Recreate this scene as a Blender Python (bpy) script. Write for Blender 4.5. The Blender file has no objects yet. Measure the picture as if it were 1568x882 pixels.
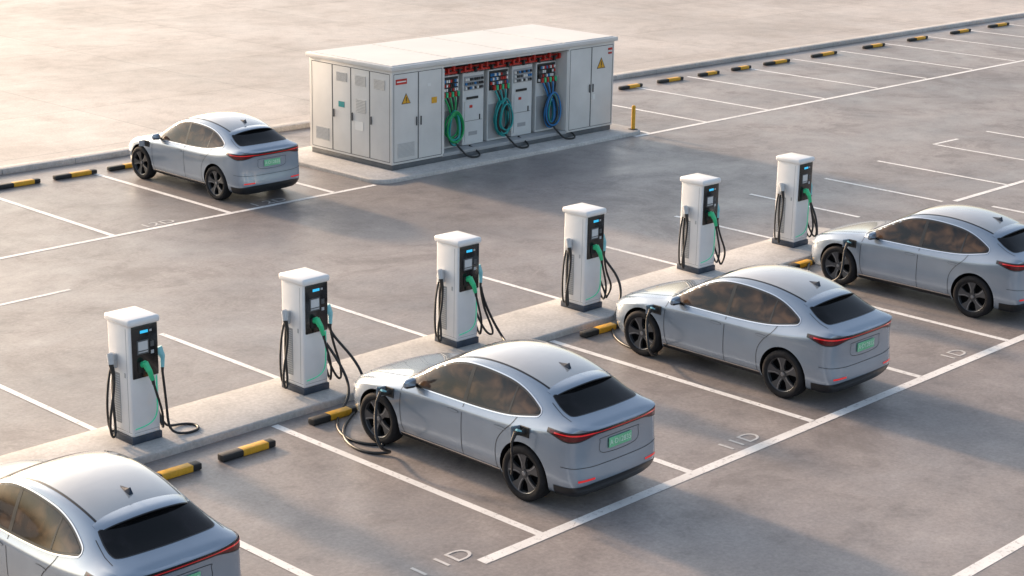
import bpy, bmesh, math, random
from mathutils import Vector, Matrix
from mathutils.bvhtree import BVHTree
random.seed(7)
sc=bpy.context.scene
sc.view_settings.view_transform='Standard'
sc.view_settings.look='None'
sc.view_settings.exposure=0
COL=sc.collection

# ------------------------------------------------------------------ materials
def mat(name,col,rough=.5,metal=0,coat=0,spec=.5,emit=None,es=0):
    m=bpy.data.materials.new(name); m.use_nodes=True
    b=m.node_tree.nodes['Principled BSDF']
    b.inputs['Base Color'].default_value=(*col,1)
    b.inputs['Roughness'].default_value=rough
    b.inputs['Metallic'].default_value=metal
    b.inputs['Coat Weight'].default_value=coat
    b.inputs['Coat Roughness'].default_value=.03
    b.inputs['Specular IOR Level'].default_value=spec
    if emit:
        b.inputs['Emission Color'].default_value=(*emit,1); b.inputs['Emission Strength'].default_value=es
    return m
def N(m,t,**k):
    n=m.node_tree.nodes.new(t)
    for a,v in k.items(): setattr(n,a,v)
    return n
def L(m,a,b): m.node_tree.links.new(a,b)
def noise(m,vec,scale,detail=4,rough=.6,dist=0):
    n=N(m,'ShaderNodeTexNoise'); n.inputs['Scale'].default_value=scale
    n.inputs['Detail'].default_value=detail; n.inputs['Roughness'].default_value=rough
    n.inputs['Distortion'].default_value=dist
    L(m,vec,n.inputs['Vector']); return n.outputs['Fac']
def ramp(m,fac,stops):
    r=N(m,'ShaderNodeValToRGB'); e=r.color_ramp.elements
    while len(e)<len(stops): e.new(.5)
    for q,(p,c) in zip(e,stops):
        q.position=p; q.color=(c,c,c,1) if not hasattr(c,'__len__') else (*c,1)
    L(m,fac,r.inputs['Fac']); return r.outputs['Color']
def mix(m,fac,a,b,mode='MIX'):
    x=N(m,'ShaderNodeMix',data_type='RGBA',blend_type=mode)
    if isinstance(fac,(int,float)): x.inputs[0].default_value=fac
    else: L(m,fac,x.inputs[0])
    for s,v in ((x.inputs[6],a),(x.inputs[7],b)):
        if hasattr(v,'is_linked'): L(m,v,s)
        else: s.default_value=(*v,1)
    return x.outputs[2]
def objvec(m):
    t=N(m,'ShaderNodeTexCoord'); return t.outputs['Object']
def vary(m,scale,lo,hi,detail=3,rlo=None,rhi=None):
    b=m.node_tree.nodes['Principled BSDF']; c=tuple(b.inputs['Base Color'].default_value)[:3]
    v=objvec(m); f=noise(m,v,scale,detail)
    r=ramp(m,f,[(.3,lo),(.7,hi)])
    L(m,mix(m,1.0,c,r,'MULTIPLY'),b.inputs['Base Color'])
    if rlo is not None: L(m,ramp(m,f,[(.3,rlo),(.7,rhi)]),b.inputs['Roughness'])
    return m

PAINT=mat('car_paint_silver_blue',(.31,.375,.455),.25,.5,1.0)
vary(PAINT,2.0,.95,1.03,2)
ROOFP=mat('car_roof_sky_sheen',(.50,.50,.495),.14,.35,1.0)  # roof paler than the body: bright sky reflection put into its base colour
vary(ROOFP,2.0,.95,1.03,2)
TRIM=mat('car_black_trim',(.012,.013,.015),.35,0,.1)
SEAM=mat('car_panel_gap',(.02,.022,.026),.7)
CHROME=mat('car_chrome',(.75,.76,.78),.18,1)
ARCH=mat('car_arch_liner',(.008,.008,.009),.9,spec=.1)
RUB=mat('tyre_rubber',(.014,.014,.016),.8,spec=.25); vary(RUB,8,.7,1.5,3)
RIM=mat('rim_dark_alloy',(.085,.088,.095),.35,.6)
RIML=mat('rim_machined_edge',(.24,.245,.26),.35,.7)
REDL=mat('tail_light_red',(.5,.012,.015),.15,0,1,emit=(1,.03,.03),es=.35)
REDD=mat('tail_lens_dark_red',(.11,.008,.010),.12,0,.4)
PLATE=mat('plate_green',(.20,.60,.34),.4); vary(PLATE,3,.85,1.1)
PLTX=mat('plate_text',(.7,.85,.75),.5)
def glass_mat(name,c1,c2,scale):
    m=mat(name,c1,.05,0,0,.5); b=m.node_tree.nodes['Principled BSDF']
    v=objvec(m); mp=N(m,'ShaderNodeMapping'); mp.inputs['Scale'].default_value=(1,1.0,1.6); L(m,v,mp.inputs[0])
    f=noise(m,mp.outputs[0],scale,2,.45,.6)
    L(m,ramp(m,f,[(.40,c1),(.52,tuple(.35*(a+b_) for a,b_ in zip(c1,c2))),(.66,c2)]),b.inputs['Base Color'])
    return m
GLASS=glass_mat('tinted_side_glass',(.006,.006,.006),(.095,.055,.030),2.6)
GLASSR=glass_mat('tinted_rear_glass',(.004,.005,.006),(.012,.012,.014),2)
GLASSR.node_tree.nodes['Principled BSDF'].inputs['Specular IOR Level'].default_value=.3

WHITE=mat('charger_white',(.80,.805,.81),.35,0,.2); vary(WHITE,2.2,.94,1.02,4)
NAVY=mat('charger_plinth_navy',(.035,.05,.075),.5); vary(NAVY,6,.8,1.3)
BLACKG=mat('charger_panel_black',(.010,.011,.013),.2,0,.2)
SCREEN=mat('charger_screen',(.42,.44,.46),.25,emit=(.6,.7,.8),es=.12)
BLUEL=mat('charger_blue_led',(.02,.3,.5),.3,emit=(.05,.55,.9),es=.8)
GREEN=mat('plug_green',(.02,.55,.24),.35,0,.3); vary(GREEN,10,.85,1.1)
GREENL=mat('led_line_green',(.05,.62,.36),.4,emit=(.05,.7,.35),es=.2)
TEAL=mat('plug_teal',(.25,.60,.66),.35,0,.3); vary(TEAL,10,.85,1.1)
PGREY=mat('plug_grey',(.50,.52,.54),.45); vary(PGREY,10,.85,1.1)
CABLE=mat('cable_black',(.014,.015,.017),.45); vary(CABLE,15,.8,1.4)
VENT=mat('vent_grey',(.34,.35,.36),.6)
VDARK=mat('vent_dark',(.09,.095,.10),.7)

CONT=mat('container_panel',(.68,.675,.655),.45); vary(CONT,.9,.86,1.04,7,.38,.55)
CROOF=mat('container_roof',(.70,.69,.67),.45); vary(CROOF,.7,.84,1.03,7,.38,.6)
CBASE=mat('container_base',(.10,.11,.12),.6); vary(CBASE,3,.8,1.2)
CIN=mat('container_interior',(.10,.10,.10),.7); vary(CIN,2,.7,1.1)
CAB=mat('equipment_cabinet',(.62,.64,.64),.4); vary(CAB,2,.9,1.03)
RED=mat('busbar_red',(.55,.03,.02),.4); vary(RED,6,.7,1.1)
YEL=mat('warning_yellow',(.80,.42,.03),.5); vary(YEL,9,.70,1.05,6)
BLK=mat('matt_black',(.02,.02,.02),.6); vary(BLK,9,.7,1.5)
BLUC=mat('cable_blue',(.02,.17,.42),.4)
TEALC=mat('cable_teal',(.02,.30,.30),.4)
GRNC=mat('cable_green',(.01,.32,.10),.4)
PAPER=mat('label_white',(.75,.75,.73),.6)

def ground_mat(name,dark,light,rl=.36,rh=.56,joint=None,stain=.3,lo=.72,hi=1.2):
    m=mat(name,light,.5); b=m.node_tree.nodes['Principled BSDF']; v=objvec(m)
    f1=noise(m,v,.13,5,.6,.3); f2=noise(m,v,1.15,8,.74,.15); f3=noise(m,v,16,5,.7)
    c=ramp(m,f1,[(.38,dark),(.62,light)])
    c=mix(m,1,c,ramp(m,f2,[(.34,lo),(.46,.95),(.55,1.02),(.68,hi)]),'MULTIPLY')
    c=mix(m,1,c,ramp(m,f3,[(.3,.80),(.7,1.16)]),'MULTIPLY')
    f4=noise(m,v,.40,8,.76,.5)
    c=mix(m,ramp(m,f4,[(.54,0.),(.61,stain)]),c,tuple(.70*x for x in dark))
    if joint:
        br=N(m,'ShaderNodeTexBrick'); br.inputs['Scale'].default_value=1
        br.inputs['Brick Width'].default_value=joint; br.inputs['Row Height'].default_value=joint*.8
        br.inputs['Mortar Size'].default_value=.02; br.inputs['Mortar Smooth'].default_value=.4; br.offset=0
        br.inputs['Color1'].default_value=(1,1,1,1);br.inputs['Color2'].default_value=(.88,.88,.88,1);br.inputs['Mortar'].default_value=(.55,.55,.55,1)
        L(m,v,br.inputs['Vector']); c=mix(m,1,c,br.outputs['Color'],'MULTIPLY')
    L(m,c,b.inputs['Base Color'])
    L(m,ramp(m,f4,[(.34,rl),(.64,rh)]),b.inputs['Roughness'])
    bp=N(m,'ShaderNodeBump'); bp.inputs['Strength'].default_value=.25; bp.inputs['Distance'].default_value=.008
    L(m,f3,bp.inputs['Height']); L(m,bp.outputs[0],b.inputs['Normal'])
    return m
GROUND=ground_mat('parking_concrete',(.20,.183,.178),(.305,.276,.262),rl=.33,rh=.54,stain=.42)
FARG=ground_mat('pale_hazed_concrete',(.42,.37,.33),(.54,.485,.44),rl=.40,rh=.56,joint=6,stain=.25,lo=.82,hi=1.1)  # lighter concrete, its colour raised further to stand in for bright haze
KERB=ground_mat('kerb_concrete',(.42,.41,.395),(.56,.545,.525),rl=.6,rh=.8,stain=.3,lo=.82,hi=1.08)
def line_mat(name,amt):
    m=mat(name,(.72,.72,.71),.55); b=m.node_tree.nodes['Principled BSDF']; v=objvec(m)
    f=noise(m,v,11,6,.75); f2=noise(m,v,.8,3,.6)
    mm=mix(m,1,ramp(m,f,[(.32,.1),(.45,1.)]),ramp(m,f2,[(.3,.7*amt),(.55,1.*amt)]),'MULTIPLY')
    L(m,mix(m,mm,(.28,.265,.26),(.80,.80,.79)),b.inputs['Base Color']); return m
LINE=line_mat('road_paint_white',1.0)
FADED=line_mat('faded_road_paint',.55)

# ------------------------------------------------------------------ mesh helpers
def finish(me,angle=35):
    bm=bmesh.new(); bm.from_mesh(me)
    a=math.radians(angle)
    for f in bm.faces: f.smooth=True
    for e in bm.edges:
        e.smooth = (len(e.link_faces)==2 and e.calc_face_angle(0)<a)
    bm.to_mesh(me); bm.free(); return me
def me_from_bm(bm,name,mats,angle=35):
    bmesh.ops.recalc_face_normals(bm,faces=bm.faces)
    me=bpy.data.meshes.new(name); bm.to_mesh(me); bm.free()
    for m in (mats if isinstance(mats,(list,tuple)) else [mats]): me.materials.append(m)
    return finish(me,angle)
def add_box(bm,c,s,bev=0,segs=2,mi=0,rot=None):
    r=bmesh.ops.create_cube(bm,size=1)
    vs=r['verts']; 
    for v in vs: v.co=Vector((v.co.x*s[0],v.co.y*s[1],v.co.z*s[2]))
    fs=set(f for v in vs for f in v.link_faces)
    if bev>0:
        es=list(set(e for v in vs for e in v.link_edges))
        rr=bmesh.ops.bevel(bm,geom=es,offset=bev,segments=segs,affect='EDGES',profile=.5)
        vs=set(rr['verts'])|set(v for v in vs if v.is_valid); 
        fs=set(f for v in vs for f in v.link_faces)
    for f in fs: f.material_index=mi
    M=Matrix.Translation(Vector(c))@((rot.to_4x4()) if rot is not None else Matrix())
    for v in set(v for f in fs for v in f.verts): v.co=M@v.co
def box_me(name,c,s,mats,bev=0,segs=2,rot=None):
    bm=bmesh.new(); add_box(bm,c,s,bev,segs,0,rot); return me_from_bm(bm,name,mats)
def boxes_me(name,lst,mats,bev=0):
    bm=bmesh.new()
    for it in lst:
        c,s=it[0],it[1]; mi=it[2] if len(it)>2 else 0
        add_box(bm,c,s,bev,1,mi)
    return me_from_bm(bm,name,mats)
def lathe(name,prof,mats,axis='x',segs=48,mis=None,closed=False):
    bm=bmesh.new(); rows=[]
    for a,r in prof:
        row=[]
        for k in range(segs):
            t=2*math.pi*k/segs
            p={'x':(a,r*math.cos(t),r*math.sin(t)),'z':(r*math.cos(t),r*math.sin(t),a),'y':(r*math.cos(t),a,r*math.sin(t))}[axis]
            row.append(bm.verts.new(p))
        rows.append(row)
    for i in range(len(rows)-1+(1 if closed else 0)):
        A=rows[i];B=rows[(i+1)%len(rows)]
        for k in range(segs):
            f=bm.faces.new((A[k],A[(k+1)%segs],B[(k+1)%segs],B[k]))
            if mis: f.material_index=mis[i]
    return me_from_bm(bm,name,mats,40)
def cone_between(bm,p,q,r1,r2,segs=14,mi=0):
    p=Vector(p);q=Vector(q);d=(q-p).normalized()
    a=d.orthogonal().normalized();b=d.cross(a)
    R=[]
    for c,r in ((p,r1),(q,r2)):
        R.append([bm.verts.new(c+a*(r*math.cos(2*math.pi*k/segs))+b*(r*math.sin(2*math.pi*k/segs))) for k in range(segs)])
    for k in range(segs):
        f=bm.faces.new((R[0][k],R[0][(k+1)%segs],R[1][(k+1)%segs],R[1][k])); f.material_index=mi
    f=bm.faces.new(R[0]);f.material_index=mi
    f=bm.faces.new(R[1]);f.material_index=mi
def chain_me(name,segs_,mats):
    bm=bmesh.new()
    for s in segs_: cone_between(bm,*s)
    return me_from_bm(bm,name,mats,30)
def tube(name,pts,r,m,cyclic=False,res=6):
    cu=bpy.data.curves.new(name,'CURVE'); cu.dimensions='3D'
    s=cu.splines.new('NURBS'); s.points.add(len(pts)-1)
    for q,p in zip(s.points,pts): q.co=(*p,1)
    s.order_u=4 if len(pts)>3 else len(pts); s.use_endpoint_u=not cyclic; s.use_cyclic_u=cyclic
    s.resolution_u=res
    cu.bevel_depth=r; cu.bevel_resolution=2; cu.use_fill_caps=True
    cu.materials.append(m); return cu
def text(name,body,size,m,ext=.002):
    cu=bpy.data.curves.new(name,'FONT'); cu.body=body; cu.size=size; cu.extrude=ext
    cu.align_x='CENTER'; cu.align_y='CENTER'; cu.materials.append(m); return cu
class Kit:
    def __init__(s): s.p=[]
    def add(s,name,data,M=None): s.p.append((name,data,M or Matrix()))
    def put(s,name,loc,rz=0,skip=()):
        e=bpy.data.objects.new(name,None); COL.objects.link(e); e.empty_display_size=.3
        e.location=loc; e.rotation_euler[2]=rz
        for n,d,M in s.p:
            if n in skip: continue
            o=bpy.data.objects.new(n,d); COL.objects.link(o); o.parent=e; o.matrix_local=M
        return e
def obj(name,data,loc=(0,0,0)):
    o=bpy.data.objects.new(name,data); COL.objects.link(o); o.location=loc; return o
def catmull(pts,n=6,closed=True):
    out=[];K=len(pts)
    rng=range(K if closed else K-1)
    for i in rng:
        g=(lambda j:pts[j%K]) if closed else (lambda j:pts[max(0,min(K-1,j))])
        p0,p1,p2,p3=g(i-1),g(i),g(i+1),g(i+2)
        for k in range(n):
            t=k/n
            out.append(tuple(.5*((2*b)+(-a+c)*t+(2*a-5*b+4*c-d)*t*t+(-a+3*b-3*c+d)*t**3) for a,b,c,d in zip(p0,p1,p2,p3)))
    if not closed: out.append(tuple(pts[-1]))
    return out

# ------------------------------------------------------------------ CAR
AX=1.46; WR=.395
def ZM(z):
    if z<=.4: return z
    if z<=1.0: return z+.06*(z-.4)/.6
    return z+.06+.10*min(1,(z-1.0)/.6)
# y, zbot, wsill, wlow, wmid, wsh, zsh, wbelt, zbelt, w8, z8, ztop
ST=[
( 2.36,.30,.30,.34,.36,.34,.66,.30,.70,.24,.72,.735),
( 2.27,.22,.58,.64,.66,.62,.70,.54,.755,.42,.785,.80),
( 2.10,.20,.76,.82,.84,.80,.755,.71,.82,.54,.85,.87),
( 1.82,.20,.84,.905,.925,.90,.82,.80,.895,.60,.925,.935),
( 1.46,.20,.87,.93,.955,.935,.875,.84,.955,.64,.985,.995),
( 1.12,.19,.87,.925,.945,.93,.905,.85,.985,.70,1.025,1.055),
( .92,.19,.87,.915,.935,.925,.92,.855,1.005,.755,1.06,1.105),
( .66,.19,.87,.91,.93,.92,.93,.855,1.015,.745,1.19,1.25),
( .30,.19,.87,.905,.925,.92,.935,.855,1.02,.705,1.37,1.445),
( -.05,.19,.87,.905,.925,.92,.94,.855,1.025,.665,1.485,1.57),
( -.50,.19,.87,.905,.93,.925,.945,.855,1.03,.64,1.53,1.62),
( -.95,.19,.87,.915,.94,.93,.955,.86,1.045,.63,1.515,1.605),
(-1.35,.20,.875,.93,.955,.94,.975,.865,1.08,.62,1.455,1.545),
(-1.66,.20,.875,.93,.96,.94,1.01,.86,1.125,.62,1.375,1.47),
(-1.86,.20,.87,.925,.955,.935,1.045,.84,1.145,.64,1.29,1.37),
(-2.05,.20,.86,.915,.94,.92,1.075,.82,1.155,.66,1.22,1.265),
(-2.21,.20,.835,.89,.91,.895,1.09,.80,1.15,.65,1.18,1.20),
(-2.33,.20,.76,.83,.85,.84,1.09,.76,1.13,.58,1.15,1.16),
(-2.38,.22,.50,.56,.57,.57,1.07,.52,1.10,.40,1.115,1.12),
]
TY=[.12,.10,.03,-.05,.03,.03,-.04,-.03,0,.0,0,0]
NY=[-.10,-.08,.0,.03,.02,0,-.02,-.05,-.06,-.06,-.06,-.06]
def ring(s):
    y,zb,wsi,wl,wm,wsh,zsh,wb,zbl,w8,z8,zt=s
    P=[(0,zb),(wsi*.88,zb),(wsi,zb+.07),(wl,.42),(wm,.67),(wsh,zsh),(wb,zbl),
       (wb+(w8-wb)*.5+.018,zbl+(z8-zbl)*.52),(w8,z8),(w8*.80,z8+(zt-z8)*.55),(w8*.42,zt-(zt-z8)*.10),(0,zt)]
    tw=max(0,min(1,(-2.0-y)/.33)); nw=max(0,min(1,(y-2.0)/.3))
    return [(x,y+TY[j]*tw+NY[j]*nw,ZM(z)) for j,(x,z) in enumerate(P)]
def build_body():
    bm=bmesh.new(); R=[]
    rings=[ring(s) for s in ST]
    first=[(0,p[1]+.02,p[2]) for p in rings[0]]; last=[(0,p[1]-.012,p[2]) for p in rings[-1]]
    rings=[first]+rings+[last]
    key=lambda p:(round(abs(p[0]),4),round(p[1],4),round(p[2],4))
    tag={}
    for i,r in enumerate(rings):
        for j,p in enumerate(r): tag[key(p)]=(i,j)
        R.append([bm.verts.new(p) for p in r])
    for i in range(len(R)-1):
        for j in range(11):
            vs=[R[i][j],R[i][j+1],R[i+1][j+1],R[i+1][j]]
            try: bm.faces.new(vs)
            except: pass
    d=bmesh.ops.duplicate(bm,geom=bm.verts[:]+bm.edges[:]+bm.faces[:])
    for v in [g for g in d['geom'] if isinstance(g,bmesh.types.BMVert)]: v.co.x*=-1
    bmesh.ops.remove_doubles(bm,verts=bm.verts,dist=1e-5)
    bmesh.ops.recalc_face_normals(bm,faces=bm.faces)
    cr=bm.edges.layers.float.get('crease_edge') or bm.edges.layers.float.new('crease_edge')
    for e in bm.edges:
        a=tag.get(key(e.verts[0].co));b=tag.get(key(e.verts[1].co))
        if a and b and a[1]==b[1] and a[0]!=b[0]:
            if a[1]==5 and 3<=min(a[0],b[0])<=17: e[cr]=.5
            if a[1]==8 and 7<=min(a[0],b[0])<=14: e[cr]=.35
            if a[1]==6 and min(a[0],b[0])>=16: e[cr]=.6
            if a[1]==3 and 6<=min(a[0],b[0])<=12: e[cr]=.4
        if a and b and a[0]==b[0]>=17 and {a[1],b[1]}<={6,7,8,9,10,11}: e[cr]=.25
    me=bpy.data.meshes.new('car_body_cage'); bm.to_mesh(me); bm.free()
    o=bpy.data.objects.new('tmp',me); COL.objects.link(o)
    ss=o.modifiers.new('s','SUBSURF'); ss.levels=3; ss.render_levels=3
    dg=bpy.context.evaluated_depsgraph_get(); ev=o.evaluated_get(dg)
    smooth=bpy.data.meshes.new_from_object(ev)
    bm=bmesh.new(); bm.from_mesh(smooth); bvh=BVHTree.FromBMesh(bm); bm.free()
    smooth.materials.clear(); smooth.materials.append(PAINT); smooth.materials.append(ARCH)
    for p in smooth.polygons: p.material_index=0
    cb=bmesh.new()
    for sx in (-1,1):
        for sy in (-1,1):
            r=bmesh.ops.create_cone(cb,cap_ends=True,segments=56,radius1=.442,radius2=.442,depth=.66)
            M=Matrix.Translation((sx*.90,sy*AX,WR+.012))@Matrix.Rotation(math.pi/2,4,'Y')
            for v in r['verts']: v.co=M@v.co
    cm=bpy.data.meshes.new('cut'); cb.to_mesh(cm); cb.free()
    cm.materials.append(PAINT); cm.materials.append(ARCH)
    for p in cm.polygons: p.material_index=1
    co=bpy.data.objects.new('cut',cm); COL.objects.link(co)
    o2=bpy.data.objects.new('tmp2',smooth); COL.objects.link(o2)
    bo=o2.modifiers.new('b','BOOLEAN'); bo.operation='DIFFERENCE'; bo.object=co; bo.solver='EXACT'
    dg=bpy.context.evaluated_depsgraph_get()
    res=bpy.data.meshes.new_from_object(o2.evaluated_get(dg)); res.name='car_body'
    for x in (o,co,o2): bpy.data.objects.remove(x)
    finish(res,38)
    return res,bvh
BODY,BVH=build_body()

def cast(frame,a,b):
    if frame!='T': b=ZM(b)
    if frame=='L': o,d=Vector((-3,a,b)),Vector((1,0,0))
    elif frame=='R': o,d=Vector((3,a,b)),Vector((-1,0,0))
    elif frame=='T': o,d=Vector((a,b,4)),Vector((0,0,-1))
    elif frame=='B': o,d=Vector((a,-5,b)),Vector((0,1,0))
    elif frame=='W':
        t=math.radians(a); d0=Vector((math.sin(t),-math.cos(t),0)); o=Vector((0,-1.6,b))+d0*4; d=-d0
    h=BVH.ray_cast(o,d)
    return h[0],h[1]
def patch(name,poly,frame,off,m,step=.05,stepb=None):
    stepb=stepb or step
    bm=bmesh.new(); vs=[bm.verts.new((a,b,0)) for a,b in poly]
    bm.faces.new(vs); bmesh.ops.triangulate(bm,faces=bm.faces)
    amin=min(p[0] for p in poly);amax=max(p[0] for p in poly);bmin=min(p[1] for p in poly);bmax=max(p[1] for p in poly)
    t=amin+step
    while t<amax:
        bmesh.ops.bisect_plane(bm,geom=bm.verts[:]+bm.edges[:]+bm.faces[:],plane_co=(t,0,0),plane_no=(1,0,0)); t+=step
    t=bmin+stepb
    while t<bmax:
        bmesh.ops.bisect_plane(bm,geom=bm.verts[:]+bm.edges[:]+bm.faces[:],plane_co=(0,t,0),plane_no=(0,1,0)); t+=stepb
    bmesh.ops.remove_doubles(bm,verts=bm.verts,dist=1e-5)
    nsum=[];bad=[]
    for v in bm.verts:
        h,n=cast(frame,v.co.x,v.co.y)
        if h is None: bad.append(v); continue
        nsum.append((v,h,n))
    for v,h,n in nsum: v.co=h+n*off
    if bad: bmesh.ops.delete(bm,geom=bad,context='VERTS')
    bm.normal_update()
    sgn=0
    nd={v:n for v,h,n in nsum}
    for f in bm.faces: sgn+=f.normal.dot(nd[f.verts[0]])*f.calc_area()
    if sgn<0: bmesh.ops.reverse_faces(bm,faces=bm.faces[:])
    for f in bm.faces: f.smooth=True
    me=bpy.data.meshes.new(name); bm.to_mesh(me); bm.free(); me.materials.append(m); return me
def strip(name,pts,w,frame,off,m,closed=False,seg=.04):
    P=[]
    K=len(pts)
    for i in range(K if closed else K-1):
        a=Vector(pts[i]);b=Vector(pts[(i+1)%K]); n=max(1,int((b-a).length/seg))
        for k in range(n): P.append(a.lerp(b,k/n))
    if not closed: P.append(Vector(pts[-1]))
    bm=bmesh.new(); rows=[];K=len(P)
    for i,p in enumerate(P):
        q0=P[i-1] if (i>0 or closed) else P[i]; q1=P[(i+1)%K] if (i<K-1 or closed) else P[i]
        d=(q1-q0).normalized(); nrm=Vector((-d.y,d.x))*w/2
        row=[]
        for s in (-1,1):
            q=p+nrm*s; h,n=cast(frame,q.x,q.y)
            row.append(None if h is None else bm.verts.new(h+n*off))
        rows.append(row)
    for i in range(K if closed else K-1):
        A,B=rows[i],rows[(i+1)%K]
        if None in A or None in B: continue
        f=bm.faces.new((A[0],A[1],B[1],B[0]))
        f.normal_update(); c=f.calc_center_median(); ref=Vector((c.x,0 if frame!='B' else c.y+1.6,c.z-.6))
        if f.normal.dot(ref)<0: f.normal_flip()
    for f in bm.faces: f.smooth=True
    me=bpy.data.meshes.new(name); bm.to_mesh(me); bm.free(); me.materials.append(m); return me

CAR=Kit()
CAR.add('body',BODY)
dlo=[(.93,1.035),(.5,1.04),(0,1.045),(-.6,1.055),(-1.1,1.085),(-1.50,1.15),(-1.64,1.19),(-1.52,1.258),(-1.25,1.358),(-.95,1.42),(-.5,1.45),(-.1,1.435),(.22,1.36),(.55,1.215),(.8,1.095)]
dloc=catmull(dlo,5)
area=sum(dloc[i][0]*dloc[(i+1)%len(dloc)][1]-dloc[(i+1)%len(dloc)][0]*dloc[i][1] for i in range(len(dloc)))
SG=1 if area>0 else -1
def scale_poly(P,k):
    out=[];n=len(P)
    for i in range(n):
        a=Vector(P[i-1]);b=Vector(P[(i+1)%n]); d=(b-a).normalized(); out.append((P[i][0]+d.y*k*SG,P[i][1]-d.x*k*SG))
    return out
for fr in 'LR':
    CAR.add('window_surround_'+fr,patch('window_surround',scale_poly(dloc,.022),fr,.003,TRIM,.06))
    CAR.add('side_glass_'+fr,patch('side_glass',scale_poly(dloc,-.004),fr,.006,GLASS,.06))
    CAR.add('window_chrome_'+fr,strip('window_chrome',scale_poly(dloc,.026),.013,fr,.007,CHROME,True))
    CAR.add('b_pillar_'+fr,patch('b_pillar',[(-.24,1.05),(-.31,1.05),(-.33,1.45),(-.27,1.45)],fr,.0085,TRIM))
    CAR.add('c_pillar_'+fr,patch('c_pillar',[(-1.10,1.085),(-1.135,1.088),(-1.15,1.38),(-1.125,1.385)],fr,.0085,TRIM))
    door1=[(.94,1.01),(.97,.8),(.96,.5),(.90,.32)]
    CAR.add('door_gap_front_'+fr,strip('g',catmull(door1,4,False),.011,fr,.002,SEAM))
    CAR.add('door_gap_mid_'+fr,strip('g',catmull([(-.275,1.03),(-.27,.75),(-.27,.5),(-.29,.32)],4,False),.011,fr,.002,SEAM))
    CAR.add('door_gap_rear_'+fr,strip('g',catmull([(-1.30,1.10),(-1.22,.98),(-1.08,.86),(-.975,.72),(-.94,.55),(-.96,.32)],5,False),.011,fr,.002,SEAM))
    CAR.add('door_gap_lower_'+fr,strip('g',[(.90,.32),(-.96,.32)],.009,fr,.002,SEAM))
    CAR.add('sill_trim_'+fr,patch('sill_trim',[(1.0,.315),(-1.0,.315),(-1.02,.205),(1.02,.205)],fr,.004,TRIM))
    CAR.add('sill_chrome_'+fr,strip('sill_chrome',[(1.0,.325),(-1.0,.325)],.016,fr,.007,CHROME))
    for k,(hy) in enumerate((-.10,-1.02)):
        c=[(hy+.11*math.cos(t)*1.0,.895+.017*math.sin(t)) for t in [i*math.pi/10 for i in range(20)]]
        CAR.add('door_handle_gap_%d_%s'%(k,fr),strip('h',c,.008,fr,.0025,SEAM,True))
        CAR.add('door_handle_%d_%s'%(k,fr),patch('hd',c,fr,.007,PAINT,.05))
    xs=-1 if fr=='L' else 1
    CAR.add('roof_seam_'+fr,strip('rs',[(xs*.62,.34),(xs*.60,.05),(xs*.575,-.5),(xs*.565,-1.0),(xs*.555,-1.66)],.022,'T',.003,TRIM))
    CAR.add('hood_seam_'+fr,strip('hs',[(xs*.70,1.0),(xs*.66,1.5),(xs*.60,1.95),(xs*.40,2.18)],.009,'T',.002,SEAM))
    CAR.add('head_lamp_'+fr,patch('hl',[(2.0,.74),(2.22,.70),(2.24,.66),(2.02,.69)],fr,.005,SCREEN))
CAR.add('windscreen',patch('windscreen',catmull([(-.66,.86),(-.4,1.0),(0,1.04),(.4,1.0),(.66,.86),(.63,.5),(.58,.15),(.3,.075),(0,.055),(-.3,.075),(-.58,.15),(-.63,.5)],4),'T',.004,GLASSR,.08))
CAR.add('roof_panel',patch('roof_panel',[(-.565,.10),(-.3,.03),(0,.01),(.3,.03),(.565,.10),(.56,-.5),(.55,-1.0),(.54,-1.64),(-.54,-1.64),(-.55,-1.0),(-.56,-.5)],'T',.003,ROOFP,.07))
rg=[(-.60,-1.70),(-.3,-1.72),(0,-1.725),(.3,-1.72),(.60,-1.70)]+catmull([(.64,-1.86),(.655,-2.0),(.62,-2.09),(.42,-2.135),(0,-2.155),(-.42,-2.135),(-.62,-2.09),(-.655,-2.0),(-.64,-1.86)],4,False)
CAR.add('rear_glass',patch('rear_glass',rg,'T',.005,GLASSR,.05))
CAR.add('rear_glass_frame',strip('rgf',rg,.03,'T',.0035,TRIM,True))
CAR.add('tailgate_gap',strip('tg',[(-.67,-1.74),(-.72,-1.98),(-.73,-2.14)],.008,'T',.002,SEAM))
CAR.add('tailgate_gap_b',strip('tg',[(.67,-1.74),(.72,-1.98),(.73,-2.14)],.008,'T',.002,SEAM))
def spoiler():
    bm=bmesh.new(); nx=24; rows=[]
    for i in range(nx+1):
        t=-1+2*i/nx; x=t*.61
        yb=-1.83+.13*abs(t)**3; yf=-1.58
        h,n=cast('T',x,yf); h2,_=cast('T',x,-1.70); zt=h.z+.003
        zr=h2.z+.018-.03*abs(t)**4
        ym=(yf+yb)/2
        prof=[(yf,zt),(ym,(zt*.5+zr*.5)+.010),(yb+.01,zr),(yb,zr-.010),(yb+.02,zr-.032),(yb+.12,zr-.045)]
        rows.append([bm.verts.new((x,a,b)) for a,b in prof])
    for i in range(nx):
        for j in range(5):
            f=bm.faces.new((rows[i][j],rows[i][j+1],rows[i+1][j+1],rows[i+1][j])); f.material_index=0 if j<2 else 1
    for r in (rows[0],rows[-1]):
        f=bm.faces.new(r); f.material_index=1
    return me_from_bm(bm,'rear_spoiler',[PAINT,TRIM],50)
CAR.add('rear_spoiler',spoiler())
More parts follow.
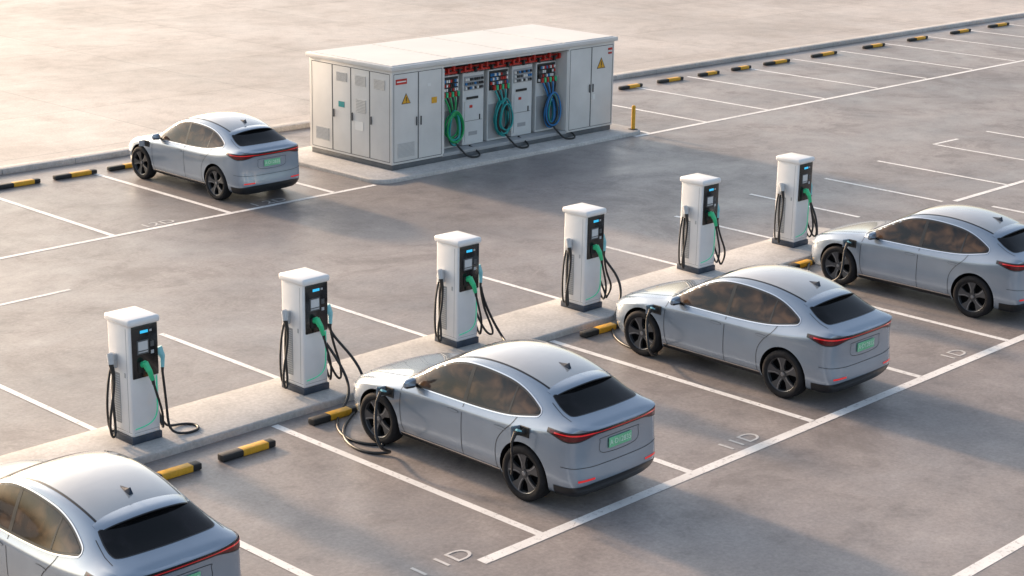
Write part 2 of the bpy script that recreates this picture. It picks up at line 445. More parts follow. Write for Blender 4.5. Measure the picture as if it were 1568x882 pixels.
def wrap(name,a0,a1,zl,zh,off,m,n=60,rows=4):
    bm=bmesh.new();G=[]
    for i in range(n+1):
        a=a0+(a1-a0)*i/n; col=[]
        for k in range(rows+1):
            z=zl(a)+(zh(a)-zl(a))*k/rows
            h,nn=cast('W',a,z); col.append(None if h is None else bm.verts.new(h+nn*off))
        G.append(col)
    for i in range(n):
        for k in range(rows):
            q=[G[i][k],G[i+1][k],G[i+1][k+1],G[i][k+1]]
            if None in q: continue
            f=bm.faces.new(q); f.smooth=True
    me=bpy.data.meshes.new(name); bm.to_mesh(me); bm.free(); me.materials.append(m); return me
def sm(a,lo,hi):
    t=max(0,min(1,(abs(a)-lo)/(hi-lo))); return t*t*(3-2*t)
U=.105
CAR.add('tail_lamp_bar',wrap('tail_lamp_bar',-70,70,lambda a:U+.930-.045*sm(a,30,50)+.062*sm(a,54,70),lambda a:U+.966+.010*sm(a,28,46),.007,REDD,120))
CAR.add('tail_lamp_dark',wrap('tail_lamp_dark',-73,73,lambda a:U+.918-.05*sm(a,30,50)+.073*sm(a,54,73),lambda a:U+.978+.010*sm(a,28,46),.004,TRIM,120))
CAR.add('tail_lamp_glow',wrap('tail_lamp_glow',-66,66,lambda a:U+.945+.006*sm(a,40,60),lambda a:U+.952+.012*sm(a,28,40),.010,REDL,120,2))
CAR.add('diffuser',wrap('diffuser',-66,66,lambda a:.24,lambda a:.43-.03*sm(a,30,60),.006,TRIM,80))
CAR.add('bumper_gap',wrap('bumper_gap',-60,60,lambda a:.625+.03*sm(a,30,60),lambda a:.633+.03*sm(a,30,60),.003,SEAM,80,1))
for s in (-1,1):
    CAR.add('reflector_%s'%('a' if s<0 else 'b'),wrap('reflector',s*33,s*47,lambda a:.47,lambda a:.495,.007,REDL,12,1))
h,n=cast('B',0,.86)
plc=Vector((0,h.y-.004,h.z))
CAR.add('licence_plate',box_me('licence_plate',plc+Vector((0,-.010,0)),(.46,.012,.145),[PLATE],.004,1))
CAR.add('plate_text',text('plate_text','A·D12835',.105,PLTX,.001),Matrix.Translation(plc+Vector((0,-.0185,0)))@Matrix.Rotation(math.pi/2,4,'X'))
rc=catmull([(-.33,.955),(.33,.955),(.39,.92),(.33,.76),(-.33,.76),(-.39,.92)],5)
CAR.add('plate_recess_edge',strip('pre',rc,.008,'B',.002,SEAM,True))
FIN=mat('fin_blue_grey',(.03,.045,.07),.7,spec=.2)
def fin():
    bm=bmesh.new(); h,_=cast('T',0,-1.32); z=h.z
    b=[(-.03,-1.44),(-.034,-1.34),(-.022,-1.24),(0,-1.20),(.022,-1.24),(.034,-1.34),(.03,-1.44)]
    base=[bm.verts.new((x,y,cast('T',x,y)[0].z-.004)) for x,y in b]
    top=[bm.verts.new((x*.08,-1.425+(y+1.44)*.14,z+.060-max(0,(y+1.44))*.10)) for x,y in b]
    for i in range(len(b)):
        j=(i+1)%len(b); bm.faces.new((base[i],base[j],top[j],top[i]))
    bm.faces.new(top)
    return me_from_bm(bm,'antenna_fin',[FIN],60)
CAR.add('antenna_fin',fin())
for fr,s in (('L',-1),('R',1)):
    bm=bmesh.new(); add_box(bm,(0,0,0),(.21,.12,.15),.048,4,0)
    for v in bm.verts:
        v.co.y*=1-.5*max(0,s*v.co.x)/.1*.6; v.co.z*=1-.25*max(0,s*v.co.x)/.1
        if v.co.z<-.035: 
            for f in v.link_faces: f.material_index=1
    for v in bm.verts: v.co+=Vector((s*1.0,.70,1.15))
    add_box(bm,(s*.885,.72,1.10),(.12,.06,.035),.01,1,1)
    CAR.add('door_mirror_'+fr,me_from_bm(bm,'door_mirror',[PAINT,TRIM],40))
W0=.372
tyre=lathe('tyre',[(-.105,.262),(-.122,.285),(-.128,.32),(-.118,.352),(-.095,.369),(-.05,W0),(.05,W0),(.095,.369),(.118,.352),(.128,.32),(.122,.285),(.105,.262)],[RUB],segs=56,closed=True)
def rim():
    bm=bmesh.new()
    prof=[(-.09,.262),(.10,.268),(.112,.263),(.104,.254),(.06,.244),(.0,.225),(-.02,.0001)]
    segs=50;rows=[]
    for a,r in prof:
        rows.append([bm.verts.new((a,r*math.cos(2*math.pi*k/segs),r*math.sin(2*math.pi*k/segs))) for k in range(segs)])
    for i in range(len(rows)-1):
        for k in range(segs):
            f=bm.faces.new((rows[i][k],rows[i][(k+1)%segs],rows[i+1][(k+1)%segs],rows[i+1][k])); f.material_index=0 if i<4 else 2
    for k in range(5):
        t=2*math.pi*k/5+.3
        def P(x,r,w):
            return Vector((x,r*math.cos(t)-(w)*math.sin(t),r*math.sin(t)+(w)*math.cos(t)))
        top=[P(.086,.04,-.040),P(.092,.13,-.040),P(.100,.20,-.075),P(.104,.247,-.100),P(.104,.262,-.02),P(.104,.254,.072),P(.098,.19,.045),P(.092,.13,.030),P(.086,.04,.040)]
        a=[bm.verts.new(p) for p in top]; b=[bm.verts.new(p-Vector((.05,0,0))) for p in top]
        f=bm.faces.new(a); f.material_index=0
        n=len(a)
        for i in range(n):
            f=bm.faces.new((a[i],b[i],b[(i+1)%n],a[(i+1)%n])); f.material_index=0
        q=[P(.0905,.07,.022),P(.0955,.14,.020),P(.1025,.20,.034),P(.1065,.248,.054),P(.1065,.250,.034),P(.1025,.20,.018),P(.0955,.14,.006),P(.0905,.07,.010)]
        f=bm.faces.new([bm.verts.new(p) for p in q]); f.material_index=1
    cone_between(bm,(.03,0,0),(.096,0,0),.062,.052,20,0)
    cone_between(bm,(.096,0,0),(.100,0,0),.030,.026,16,1)
    return me_from_bm(bm,'rim',[RIM,RIML,ARCH],30)
RIMM=rim()
for sx,sn in ((-1,'L'),(1,'R')):
    for sy,yn in ((1,'front'),(-1,'rear')):
        M=Matrix.Translation((sx*.815,sy*AX,WR))
        if sx<0: M=M@Matrix.Rotation(math.pi,4,'Z')
        M=M@Matrix.Rotation(random.random()*1.2,4,'X')@Matrix.Diagonal((1,WR/W0,WR/W0,1))
        CAR.add('tyre_%s_%s'%(yn,sn),tyre,M); CAR.add('rim_%s_%s'%(yn,sn),RIMM,M)
CAR.add('underbody',box_me('underbody',(0,0,.235),(1.0,4.2,.08),[ARCH]))

cars={}
for key,x,y,rz in (('c1',-5.22,-2.74,.0),('c2',1.60,-3.13,.005),('c3',7.60,-3.08,-.004),('c4',13.78,-2.85,.006),('c5',9.14,13.80,.004)):
    e=CAR.put('parked_car',(x,y,0),rz); cars[key]=e
def port(car,py,pz,plugged,nm,flapdir=1):
    h,n=cast('L',py,pz)
    bm=bmesh.new()
    add_box(bm,h+Vector((-.006,0,0)),(.02,.17,.15),.008,1,0)
    add_box(bm,h+Vector((-.075,.105*flapdir,0)),(.15,.014,.15),.006,1,1,Matrix.Rotation(math.radians(-18*flapdir),3,'Z'))
    cone_between(bm,h+Vector((0,0,0)),h+Vector((-.035,0,0)),.05,.045,20,0)
    o=obj('charge_port_'+nm,me_from_bm(bm,'charge_port',[BLK,PAINT,TEAL])); o.parent=car
    if plugged:
        s=[(h+Vector((-.02,0,0)),h+Vector((-.10,0,0)),.042,.036,16,0),
           (h+Vector((-.08,0,.0)),h+Vector((-.20,0,.035)),.034,.030,14,0),
           (h+Vector((-.18,0,.03)),h+Vector((-.25,0,-.08)),.030,.022,14,0),
           (h+Vector((-.09,0,.02)),h+Vector((-.17,0,.065)),.026,.02,12,1)]
        o=obj('charge_plug_'+nm,chain_me('charge_plug',s,[BLK,TEAL])); o.parent=car
    return car.location+h+Vector((-.25,0,-.08))
p2=port(cars['c2'],1.18,.84,True,'front')
p2r=port(cars['c2'],-1.50,.96,True,'rear')
p3=port(cars['c3'],1.12,.85,True,'front')
p4=port(cars['c4'],1.15,.86,True,'front')
port(cars['c5'],1.15,.87,False,'front')
obj('cable_rear',tube('cable_rear',[tuple(p2r-cars['c2'].location+Vector(d)) for d in ((0,0,0),(-.01,-.01,-.12),(.02,.01,-.28),(.05,.03,-.42),(.07,.06,-.50))],.016,CABLE)).parent=cars['c2']

# ------------------------------------------------------------------ CHARGER
CH=Kit()
CH.add('plinth',box_me('plinth',(0,0,.055),(.51,.57,.11),[NAVY],.012))
CH.add('cabinet',box_me('cabinet',(0,0,.945),(.48,.54,1.69),[WHITE],.035,3))
CH.add('top_cap',box_me('top_cap',(0,-.008,1.815),(.545,.62,.11),[WHITE],.04,3))
CH.add('front_panel',box_me('front_panel',(.015,-.276,1.37),(.435,.03,.78),[BLACKG],.014,2))
CH.add('screen_housing',box_me('screen_housing',(-.03,-.295,1.44),(.20,.012,.21),[VDARK],.004,1))
CH.add('screen',boxes_me('screen',[((-.03,-.302,1.46),(.16,.004,.13),0),((-.03,-.302,1.368),(.16,.004,.02),1)],[SCREEN,PGREY]))
CH.add('status_led',boxes_me('status_led',[((0.0,-.293,1.665),(.13,.006,.04),0),((.11,-.293,1.665),(.04,.006,.03),1)],[BLUEL,PGREY],.0))
CH.add('card_reader',boxes_me('card_reader',[((.13,-.293,1.46),(.06,.006,.08),0),((.13,-.293,1.34),(.05,.006,.05),1)],[VDARK,PGREY]))
CH.add('plug_dock',box_me('plug_dock',(-.06,-.30,1.15),(.13,.05,.16),[BLK],.02,2))
CH.add('green_plug',chain_me('green_plug',[((-.06,-.31,1.19),(-.05,-.37,1.21),.046,.052,18,0),((-.05,-.355,1.225),(-.02,-.42,1.11),.052,.042,18,0),((-.02,-.415,1.125),(.02,-.435,.97),.042,.032,18,0),((.02,-.435,.975),(.035,-.435,.90),.026,.022,14,1)],[GREEN,BLK]))
CH.add('front_cable',tube('front_cable',[(.03,-.435,.93),(.06,-.44,.80),(.12,-.45,.6),(.16,-.45,.42),(.19,-.40,.26),(.25,-.32,.14),(.29,-.20,.20),(.27,-.12,.45),(.25,-.10,.7)],.019,CABLE))
CH.add('green_line',tube('green_line',[(.195,-.273,.96),(.196,-.273,.75),(.196,-.273,.5),(.18,-.273,.36),(.10,-.273,.27),(-.02,-.273,.235),(-.19,-.273,.225)],.0085,GREENL))
CH.add('front_seam',boxes_me('front_seam',[((-.0,-.2705,.17),(.42,.003,.006)),((-.2415,-.19,.95),(.003,.005,1.55)),((-.2415,0,.17),(.003,.50,.006))],[VENT]))
CH.add('side_louvres',boxes_me('side_louvres',[((-.243,.10,.30+.036*i),(.008,.19,.014)) for i in range(20)]+[((.243,.10,.30+.036*i),(.008,.19,.014)) for i in range(20)],[PGREY]))
CH.add('side_louvre_back',boxes_me('slb',[((-.2405,.10,.645),(.004,.21,.76)),((.2405,.10,.645),(.004,.21,.76))],[VENT]))
CH.add('side_lock',box_me('side_lock',(-.245,-.14,1.02),(.01,.03,.07),[PGREY],.004,1))
for s,nm,mt in ((-1,'left',PGREY),(1,'right',TEAL)):
    yy=.10 if s<0 else -.08
    CH.add('holster_'+nm,box_me('holster',(s*.275,yy,1.20),(.08,.13,.22),[PGREY if s<0 else WHITE],.02,2))
    CH.add('gun_'+nm,chain_me('gun',[((s*.27,yy-.02,1.20),(s*.35,yy-.05,1.30),.045,.056,18,0),((s*.345,yy-.05,1.32),(s*.375,yy-.10,1.18),.055,.042,18,0),((s*.375,yy-.10,1.19),(s*.355,yy-.12,1.03),.036,.027,16,1 if s<0 else 0),((s*.355,yy-.12,1.04),(s*.35,yy-.12,.96),.023,.02,12,1)],[mt,BLK]))
CH.add('cable_left',tube('cable_left',[(-.35,-.02,.98),(-.36,-.03,.8),(-.44,-.04,.5),(-.46,-.02,.24),(-.40,.0,.06),(-.32,.03,.10),(-.31,.08,.4),(-.30,.12,.75),(-.26,.14,1.0),(-.24,.14,1.06)],.020,CABLE))
CH.add('cable_left_b',tube('cable_left_b',[(-.24,.18,1.12),(-.30,.17,1.02),(-.38,.14,.7),(-.40,.12,.3),(-.34,.14,.08),(-.25,.16,.13)],.018,CABLE))
CHP=[(-1.87,.72),(1.27,.70),(4.66,.78),(7.80,.74),(11.38,.92),(14.45,.86)]
IZ=.12
jr=random.Random(11)
for i,(x,y) in enumerate(CHP):
    e=CH.put('ev_charging_station',(x,y,IZ),random.uniform(-.03,.03))
    if i==0:
        pts=[(.35,-.20,.98),(.36,-.21,.8),(.38,-.24,.4),(.36,-.28,.12),(.44,-.36,.02),(.64,-.46,.02),(.84,-.40,.02),(.90,-.20,.02),(.76,-.06,.02),(.56,-.06,.03),(.40,-.10,.10),(.29,-.10,.40),(.25,-.10,.72)]
    else:
        j=lambda a:jr.uniform(-a,a)
        pts=[(.35,-.20,.98),(.36,-.21,.85),(.42+j(.05),-.24,.60),(.52+j(.1),-.28+j(.06),.32),(.50+j(.1),-.30+j(.08),.10+j(.05)),(.40,-.28,.12),(.30,-.16,.5),(.25,-.10,.72)]
    o=bpy.data.objects.new('cable_right',tube('cable_right',pts,.020,CABLE)); COL.objects.link(o); o.parent=e
def gcable(name,pts): return obj(name,tube(name,pts,.023,CABLE,res=8))
x,y=CHP[1]
gcable('charging_cable',[(x+.34,y-.16,1.15),(x+.36,y-.18,1.0),(x+.52,y-.35,.75),(x+.66,y-.55,.45),(x+.55,y-.85,.16),(x+.10,y-1.1,.03),(x-.38,y-1.4,.025),(x-.80,y-1.8,.025),(x-1.02,y-2.3,.025),(x-.95,y-2.7,.025),(x-.66,y-2.85,.04),(p2.x-.30,p2.y-.36,.22),(p2.x-.14,p2.y-.10,.52),tuple(p2+Vector((-.02,0,-.12))),tuple(p2)])
gcable('charging_cable',[(x+.24,y-.1,.95),(x+.34,y-.2,.75),(x+.44,y-.45,.40),(x+.30,y-.75,.15),(x-.1,y-.98,.025),(x-.5,y-1.3,.025),(x-.85,y-1.85,.025),(x-.78,y-2.35,.025),(x-.55,y-2.5,.025),(x-.3,y-2.3,.025),(p2.x+.1,p2.y+.05,.03),(p2.x+.35,p2.y+.25,.03)])
x,y=CHP[2]
gcable('charging_cable',[(x+.35,y-.22,1.08),(x+.37,y-.24,.9),(x+.50,y-.30,.55),(x+.68,y-.36,.22),(x+.66,y-.48,.145),(x+.5,y-.72,.13),(x+.3,y-.95,.04),(x-.4,y-1.3,.025),(x-1.0,y-1.5,.025),(x-1.5,y-1.6,.025)])
x,y=CHP[3]
gcable('charging_cable',[(x+.34,y-.16,1.15),(x+.36,y-.18,1.0),(x+.54,y-.35,.75),(x+.56,y-.5,.40),(x+.25,y-.65,.16),(x-.25,y-.95,.03),(x-.72,y-1.4,.025),(x-1.0,y-1.95,.025),(x-.95,y-2.4,.025),(x-.75,y-2.5,.04),(p3.x-.28,p3.y-.32,.22),(p3.x-.12,p3.y-.10,.55),tuple(p3+Vector((-.02,0,-.12))),tuple(p3)])
x,y=CHP[5]
gcable('charging_cable',[(x+.34,y-.16,1.15),(x+.36,y-.18,1.0),(x+.40,y-.35,.75),(x+.2,y-.55,.30),(x-.3,y-.8,.15),(x-.9,y-1.1,.04),(x-1.5,y-1.5,.025),(x-1.8,y-1.9,.025),(p4.x-.25,p4.y-.20,.25),tuple(p4+Vector((-.05,0,-.2))),tuple(p4)])

# ------------------------------------------------------------------ CONTAINER
CT=Kit(); CW,CD,CHt=8.15,3.1,2.55
O1,O2=1.72,6.32; DEP=1.35
def ctb(n,x0,x1,y0,y1,z0,z1,m,bev=.012): CT.add(n,box_me(n,((x0+x1)/2,(y0+y1)/2,(z0+z1)/2),(x1-x0,y1-y0,z1-z0),[m],bev,2))
ctb('base_skid',.03,CW-.03,.03,CD-.03,0,.14,CBASE)
ctb('left_compartment',0,O1,0,CD,.14,CHt-.10,CONT)
ctb('right_compartment',O2,CW,0,CD,.14,CHt-.10,CONT)
ctb('rear_compartment',O1-.01,O2+.01,DEP,CD-.002,.14,CHt-.10,CIN)
ctb('bay_floor',O1-.005,O2+.005,.02,DEP+.01,.11,.20,VENT)
ctb('bay_header',O1-.005,O2+.005,.004,.10,CHt-.18,CHt-.102,CONT)
ctb('bay_side_left',O1-.001,O1+.05,.01,DEP,.2,CHt-.22,CONT)
ctb('bay_side_right',O2-.05,O2+.001,.01,DEP,.2,CHt-.22,CONT)
CT.add('back_skin',box_me('bs',(CW/2,CD+.004,1.3),(CW-.1,.02,2.2),[CONT]))
bm=bmesh.new(); add_box(bm,(CW/2,CD/2,CHt-.045),(CW+.14,CD+.14,.11),.02,2,0)
CT.add('roof',me_from_bm(bm,'roof',[CROOF]))
CT.add('roof_panels',boxes_me('rp',[((CW*(k+.5)/4,CD/2,CHt+.014),(CW/4-.06,CD-.05,.026)) for k in range(4)],[CROOF],.008))
g=[]
def door(x0,x1,z0=.2,z1=2.36):
    t=.014;y=-.0005
    g.extend([((x0,y,(z0+z1)/2),(t,.006,z1-z0)),((x1,y,(z0+z1)/2),(t,.006,z1-z0)),(((x0+x1)/2,y-.0004,z0),(x1-x0,.006,t)),(((x0+x1)/2,y-.0004,z1),(x1-x0,.006,t))])
door(.06,.86);door(.88,1.66);door(O2+.06,O2+.90);door(O2+.92,CW-.06)
CT.add('front_door_gaps',boxes_me('dg',g,[VDARK]))
g=[]
def doorL(y0,y1,z0=.2,z1=2.36):
    t=.014;x=-.0005
    g.extend([((x,y0,(z0+z1)/2),(.006,t,z1-z0)),((x,y1,(z0+z1)/2),(.006,t,z1-z0)),((x-.0004,(y0+y1)/2,z0),(.006,y1-y0,t)),((x-.0004,(y0+y1)/2,z1),(.006,y1-y0,t))])
for a,b in ((.08,.80),(.82,1.50),(1.52,2.20),(2.22,3.0)): doorL(a,b)
CT.add('side_door_gaps',boxes_me('dg',g,[VDARK]))
def louv(name,face,a0,a1,z0,z1,n):
    l=[]
    for i in range(n):
        z=z0+(z1-z0)*(i+.5)/n; h=(z1-z0)/n
        if face=='L':
            l.append(((-.008,(a0+a1)/2,z+.1*h),(.016,a1-a0,h*.55),0)); l.append(((-.0055,(a0+a1)/2,z-.35*h),(.005,a1-a0,h*.25),1))
        else:
            l.append((((a0+a1)/2,-.008,z+.1*h),(a1-a0,.016,h*.55),0)); l.append((((a0+a1)/2,-.0055,z-.35*h),(a1-a0,.005,h*.25),1))
    CT.add(name,boxes_me(name,l,[CONT,VENT]))
louv('vent_side_a','L',.25,.65,1.95,2.2,8); louv('vent_side_b','L',.95,1.35,1.95,2.2,8); louv('vent_side_c','L',1.65,2.05,1.98,2.2,8)
louv('vent_side_d','L',2.35,2.85,.40,.72,10)
louv('vent_front_a','F',.18,.74,.30,.66,12)
louv('vent_side_e','L',.95,1.32,1.28,1.62,9)
CT.add('door_handles',boxes_me('dh',[((.80,-.02,1.15),(.03,.03,.22)),((.95,-.02,1.15),(.03,.03,.22)),((O2+.84,-.02,1.25),(.03,.03,.22)),((O2+.98,-.02,1.25),(.03,.03,.22)),((-.02,1.44,1.15),(.03,.03,.2)),((-.02,2.14,1.15),(.03,.03,.2)),((-.02,.74,1.15),(.03,.03,.2))],[VDARK],.006))
def tri(name,cx_,cz,s):
    bm=bmesh.new()
    for k,(sc_,y,mi) in enumerate(((1,-.006,1),(.84,-.010,0))):
        P=[(cx_-s/2*sc_,cz-s*.29*sc_),(cx_+s/2*sc_,cz-s*.29*sc_),(cx_,cz+s*.58*sc_)]
        f=[bm.verts.new((a,y,b)) for a,b in P]; bk=[bm.verts.new((a,y+.006,b)) for a,b in P]
        ff=bm.faces.new(f); ff.material_index=mi
        for i in range(3):
            q=bm.faces.new((f[i],bk[i],bk[(i+1)%3],f[(i+1)%3])); q.material_index=mi
    add_box(bm,(cx_,-.013,cz+.10*s),(s*.07,.004,s*.34),0,1,1); add_box(bm,(cx_,-.013,cz-.16*s),(s*.07,.004,s*.07),0,1,1)
    CT.add(name,me_from_bm(bm,name,[YEL,BLK]))
tri('warning_sign_a',.46,1.70,.30); tri('warning_sign_b',O2+1.30,1.85,.34)
CT.add('label_red',boxes_me('lr',[((.30,-.008,2.17),(.36,.012,.13),0),((.30,-.0155,2.17),(.30,.003,.03),1),((CW-.18,-.008,2.25),(.16,.012,.06),0),((CW-.18,-.008,2.14),(.14,.012,.05),0)],[RED,PAPER]))
CT.add('label_yellow',box_me('ly',(1.40,-.008,1.60),(.17,.012,.15),[YEL]))
CT.add('label_small',boxes_me('ls',[((1.22,-.006,2.0),(.12,.008,.08)),((-.006,1.2,.95),(.008,.30,.22)),((7.35,-.006,1.0),(.1,.008,.14))],[PAPER]))
CT.add('label_green',boxes_me('lg',[((-.006,1.86,1.40),(.008,.22,.14))],[TEALC]))
R=random.Random(3)
SP=(O2-O1-.1)/5
for k in range(5):
    xc=O1+.05+SP*(k+.5); w=.76; yf=.36
    CT.add('rack_%d'%k,boxes_me('rack',[((xc,yf+.35,1.14),(w,.7,1.86))],[CAB],.012))
    items=[]
    if k%2==0:
        items.append(((xc,yf-.006,1.78),(w-.08,.012,.50),1))
        items.append(((xc,yf-.006,.72),(w-.06,.012,.9),5))
        for r in range(4):
            n=9
            for c in range(n):
                items.append(((xc-w/2+.09+c*(w-.18)/(n-1),yf-.03,1.60+r*.11),(.045,.05,.07),R.choice([0,0,2,1,3,4,0])))
    else:
        items.append(((xc,yf-.006,1.80),(w-.08,.012,.36),5))
        for r in range(3):
            for c in range(8):
                items.append(((xc-w/2+.09+c*(w-.18)/7,yf-.03,1.68+r*.11),(.05,.04,.06),R.choice([0,1,1,2,4])))
        items.append(((xc,yf-.008,.82),(w-.14,.016,1.05),6))
        items.append(((xc+w*.28,yf-.022,.9),(.03,.02,.14),1)); items.append(((xc-.1,yf-.02,1.2),(.1,.01,.07),3)); items.append(((xc-.05,yf-.02,1.42),(.4,.02,.06),1))
        items.append(((xc,yf-.018,.83),(w-.16,.006,.008),1)); items.append(((xc-.02,yf-.018,.5),(.3,.006,.1),5))
    CT.add('rack_front_%d'%k,boxes_me('rack_front',items,[PAPER,BLK,VDARK,RED,BLUC,VENT,CAB]))
bb=[]
for i,z in enumerate((2.14,2.22,2.30)): bb.append((((O1+O2)/2,.30+.1*i,z),(O2-O1-.15,.05,.05),0))
for i in range(23): bb.append(((O1+.18+i*.195,.24,2.16+.05*(i%3)),(.05,.08,.13),0 if i%3 else 1))
CT.add('busbars',boxes_me('busbars',bb,[RED,BLK]))
for k,mt,ms in ((0,GRNC,'green'),(2,TEALC,'teal'),(4,BLUC,'blue')):
    xc=O1+.05+SP*(k+.5)+.04
    for j in range(12):
        rx=R.uniform(.14,.30); rz=R.uniform(.30,.50); cz=.80+R.uniform(-.06,.05); yy=.22+R.uniform(-.12,.08); ox=R.uniform(-.05,.05)
        pts=[(xc+ox+rx*math.cos(t),yy+.03*math.sin(2*t),cz+rz*math.sin(t)) for t in [i*math.pi/6 for i in range(12)]]
        CT.add('coil_%s_%d'%(ms,j),tube('coil',pts,.024,BLK if j in (3,6,10) else (mt if j%4 else TEALC),True,4))
    for j in range(6):
        x=xc-.26+.10*j
        CT.add('feed_%s_%d'%(ms,j),tube('feed',[(x,.31,1.62),(x,.24,1.5),(x*.6+xc*.4,.2,1.35),(x*.4+xc*.6,.2,1.15)],.026,BLK if j%2 else mt,False,4))
        CT.add('feed_cap_%s_%d'%(ms,j),box_me('cap',(x,.27,1.60),(.06,.06,.13),[RED if j%2==0 else GREEN],.008,1))
    CT.add('tail_'+ms,tube('tail',[(xc,.2,.5),(xc+.05,.1,.3),(xc+.1,-.02,.22),(xc+.15,-.16,.04),(xc+.4,-.25,.03),(xc+.6,-.2,.03),(xc+.7,-.02,.1),(xc+.62,.25,.22)],.026,BLK))
CT.put('electrical_equipment_container',(12.98,11.62,.10))

# ------------------------------------------------------------------ GROUND / SETTING
def sheet(name,x0,x1,y0,y1,z,m):
    me=bpy.data.meshes.new(name); me.from_pydata([(x0,y0,z),(x1,y0,z),(x1,y1,z),(x0,y1,z)],[],[(0,1,2,3)]); me.materials.append(m)
    return obj(name,me)
sheet('ground',-900,1500,-900,1500,0,FARG)
def quad(name,P,z,m):
    me=bpy.data.meshes.new(name); me.from_pydata([(a,b,z) for a,b in P],[],[tuple(range(len(P)))]); me.materials.append(m); return obj(name,me)
ky=lambda x:17.78-.018*(x-6)
quad('parking_lot_surface',[(-60,-80),(140,-80),(140,ky(140)+.1),(-60,ky(-60)+.1)],.004,GROUND)
bm=bmesh.new(); x=-30; ang=math.atan(-.018)
while x<120:
    add_box(bm,(x+1,ky(x+1)+.2,.065),(1.99,.36,.15),.025,2,0,Matrix.Rotation(ang,3,'Z')); x+=2.0
obj('kerb',me_from_bm(bm,'kerb',[KERB]))
def slab(name,P,z0,z1,m,bev=.03,rad=None):
    bm=bmesh.new(); f=bm.faces.new([bm.verts.new((a,b,z0)) for a,b in P])
    r=bmesh.ops.extrude_face_region(bm,geom=[f]); vs=[g for g in r['geom'] if isinstance(g,bmesh.types.BMVert)]
    for v in vs: v.co.z=z1
    top=[e for e in bm.edges if all(abs(v.co.z-z1)<1e-6 for v in e.verts)]
    bmesh.ops.bevel(bm,geom=top,offset=bev,segments=3,affect='EDGES',profile=.5)
    return obj(name,me_from_bm(bm,name,[m],50))
def rr(x0,x1,y0,y1,r,n=8):
    P=[]
    for cx_,cy_,a in ((x1-r,y1-r,0),(x0+r,y1-r,90),(x0+r,y0+r,180),(x1-r,y0+r,270)):
        for k in range(n+1):
            t=math.radians(a+90*k/n); P.append((cx_+r*math.cos(t),cy_+r*math.sin(t)))
    return P
slab('charger_island',rr(-9,16.2,0,1.40,.35),0,IZ,KERB)
slab('container_pad',rr(12.0,21.85,10.95,15.3,.45),0,.10,KERB)
bm=bmesh.new()
for i in range(8): add_box(bm,(-7.5+3.2*i,.7,IZ+.001),(.012,1.36,.004),0,1,0)
obj('island_joint',me_from_bm(bm,'island_joint',[VENT]))
bm=bmesh.new(); cnt=[0]
def ln(x0,y0,x1,y1,w=.13):
    a=Vector((x0,y0));b=Vector((x1,y1)); d=(b-a).normalized(); n=Vector((-d.y,d.x))*w/2
    z=.008+.0006*(cnt[0]%3); cnt[0]+=1
    vs=[bm.verts.new((*p,z)) for p in (a-n,b-n,b+n,a+n)]
    bm.faces.new(vs)
for x in (-9,-5.95,-2.93,.05,3.15,6.15,9.22,12.1,15.15,18.2,21.2): ln(x,-.05,x,-5.53)
ln(-1.1,-5.6,60,-5.6,.17)
ln(2.8,-10,70,-10.05,.17)
for x,y1 in ((-5.4,4.6),(-2.0,4.7),(1.45,4.85),(4.73,4.5),(8.15,4.5),(11.7,4.3),(14.9,4.3),(17.95,4.5)): ln(x,1.45,x,y1,.11)
ln(-3,8.22,1.8,8.25,.10)
ln(20.75,1.0,20.75,4.3,.11); ln(23.55,.9,23.55,4.6,.11); ln(26.6,.9,26.6,4.8,.11); ln(29.4,.9,29.4,4.8,.11)
ln(21.0,.82,60,.75,.14); ln(26.6,4.8,27.8,4.75,.10)
ln(-20,11.1,11.95,11.08,.13); ln(21.2,10.85,95,10.5,.15)
for x in (1.65,4.66,7.7,10.7): ln(x,11.15,x,16.6,.13)
x=24.4
while x<80: ln(x,10.9,x,16.3,.13); x+=2.95
ln(21.9,10.9,21.9,15.5,.12)
me=bpy.data.meshes.new('parking_lines'); bmesh.ops.recalc_face_normals(bm,faces=bm.faces)
for f in bm.faces:
    if f.normal.z<0: f.normal_flip()
bm.to_mesh(me); bm.free(); me.materials.append(LINE); obj('parking_bay_markings',me)
for t,x,y in (('1 1D',-1.47,-5.28),('11D',4.63,-5.28),('1D',10.7,-5.28),('1 2D',8.96,11.36),('12D',5.95,11.36)):
    o=obj('painted_bay_number',text('num',t,.40,FADED,.0005),(x,y,.0095)); o.scale=(1.25,1,1)
bm=bmesh.new()
add_box(bm,(0,0,.055),(1.0,.15,.10),.02,2,0)
add_box(bm,(.12,-.0,.056),(.50,.156,.104),.02,2,1)
WS=me_from_bm(bm,'wheel_stop',[BLK,YEL])
def ws(x0,x1,y):
    o=obj('wheel_stop',WS,((x0+x1)/2,y,.004)); o.scale[0]=(x1-x0); o.rotation_euler[2]=random.uniform(-.02,.02)
ws(-2.85,-1.78,-.66);ws(-1.42,-.48,-.68);ws(.45,1.32,-.42);ws(1.9,2.75,-.42);ws(6.68,7.62,-.30);ws(8.0,8.9,-.35);ws(12.95,13.85,-.15)
for a in (3.9,5.05,6.6,8.1): ws(a,a+1.15,16.5)
for a,b in ((24.2,25.3),(26.6,27.65),(28.5,29.7),(30.6,31.6),(32.4,33.35),(34.2,35.6),(37.0,38.5),(40.3,41.6),(43.3,44.6),(46.4,47.8),(49.3,50.8),(52.4,54),(55.5,57),(58.5,60)):
    ws(a,b,16.05)
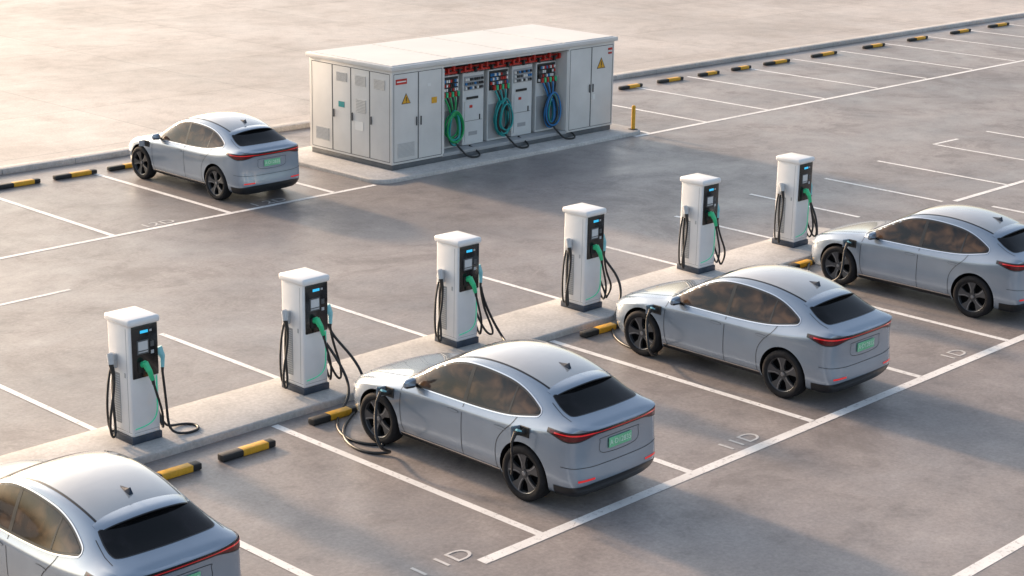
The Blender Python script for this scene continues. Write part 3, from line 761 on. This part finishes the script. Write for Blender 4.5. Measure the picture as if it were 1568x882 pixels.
bm=bmesh.new(); cone_between(bm,(0,0,0),(0,0,.64),.055,.055,20,0); cone_between(bm,(0,0,.64),(0,0,.67),.055,.03,20,0); add_box(bm,(0,0,.006),(.2,.2,.02),.004,1,1)
obj('yellow_bollard',me_from_bm(bm,'bollard',[YEL,BLK],40),(21.6,11.25,.10))

# ------------------------------------------------------------------ LIGHT
SAZ=math.radians(90); SEL=math.radians(16)
w=bpy.data.worlds.new('World'); sc.world=w; w.use_nodes=True
nt=w.node_tree; bg=nt.nodes['Background']
sky=nt.nodes.new('ShaderNodeTexSky'); sky.sky_type='NISHITA'; sky.sun_disc=False
sky.sun_elevation=SEL; sky.sun_rotation=math.pi/2-SAZ
sky.dust_density=4; sky.air_density=1.0; sky.ozone_density=1.0
hs=nt.nodes.new('ShaderNodeHueSaturation'); hs.inputs['Saturation'].default_value=.75
nt.links.new(sky.outputs[0],hs.inputs['Color']); nt.links.new(hs.outputs[0],bg.inputs[0]); bg.inputs[1].default_value=.31
sd=bpy.data.lights.new('sun','SUN'); sd.energy=6.0; sd.angle=math.radians(4); sd.color=(1,.67,.42)
so=obj('sun',sd,(0,0,30))
dirv=Vector((math.cos(SAZ)*math.cos(SEL),math.sin(SAZ)*math.cos(SEL),math.sin(SEL)))
so.rotation_euler=dirv.to_track_quat('Z','Y').to_euler()

# ------------------------------------------------------------------ CAMERA
y_,p_,r_=map(math.radians,(43.860,16.105,1.059))
fwd=Vector((math.cos(y_)*math.cos(p_),math.sin(y_)*math.cos(p_),-math.sin(p_)))
rt=Vector((math.sin(y_),-math.cos(y_),0)); up=rt.cross(fwd)
r2=rt*math.cos(r_)+up*math.sin(r_); u2=-rt*math.sin(r_)+up*math.cos(r_)
cd=bpy.data.cameras.new('camera'); cd.lens=2721.4/1568*36; cd.sensor_width=36; cd.clip_end=4000; cd.clip_start=.1
co=obj('camera',cd)
M=Matrix((r2,u2,-fwd)).transposed().to_4x4(); M.translation=Vector((-15.551,-19.931,9.446)); co.matrix_world=M
sc.camera=co
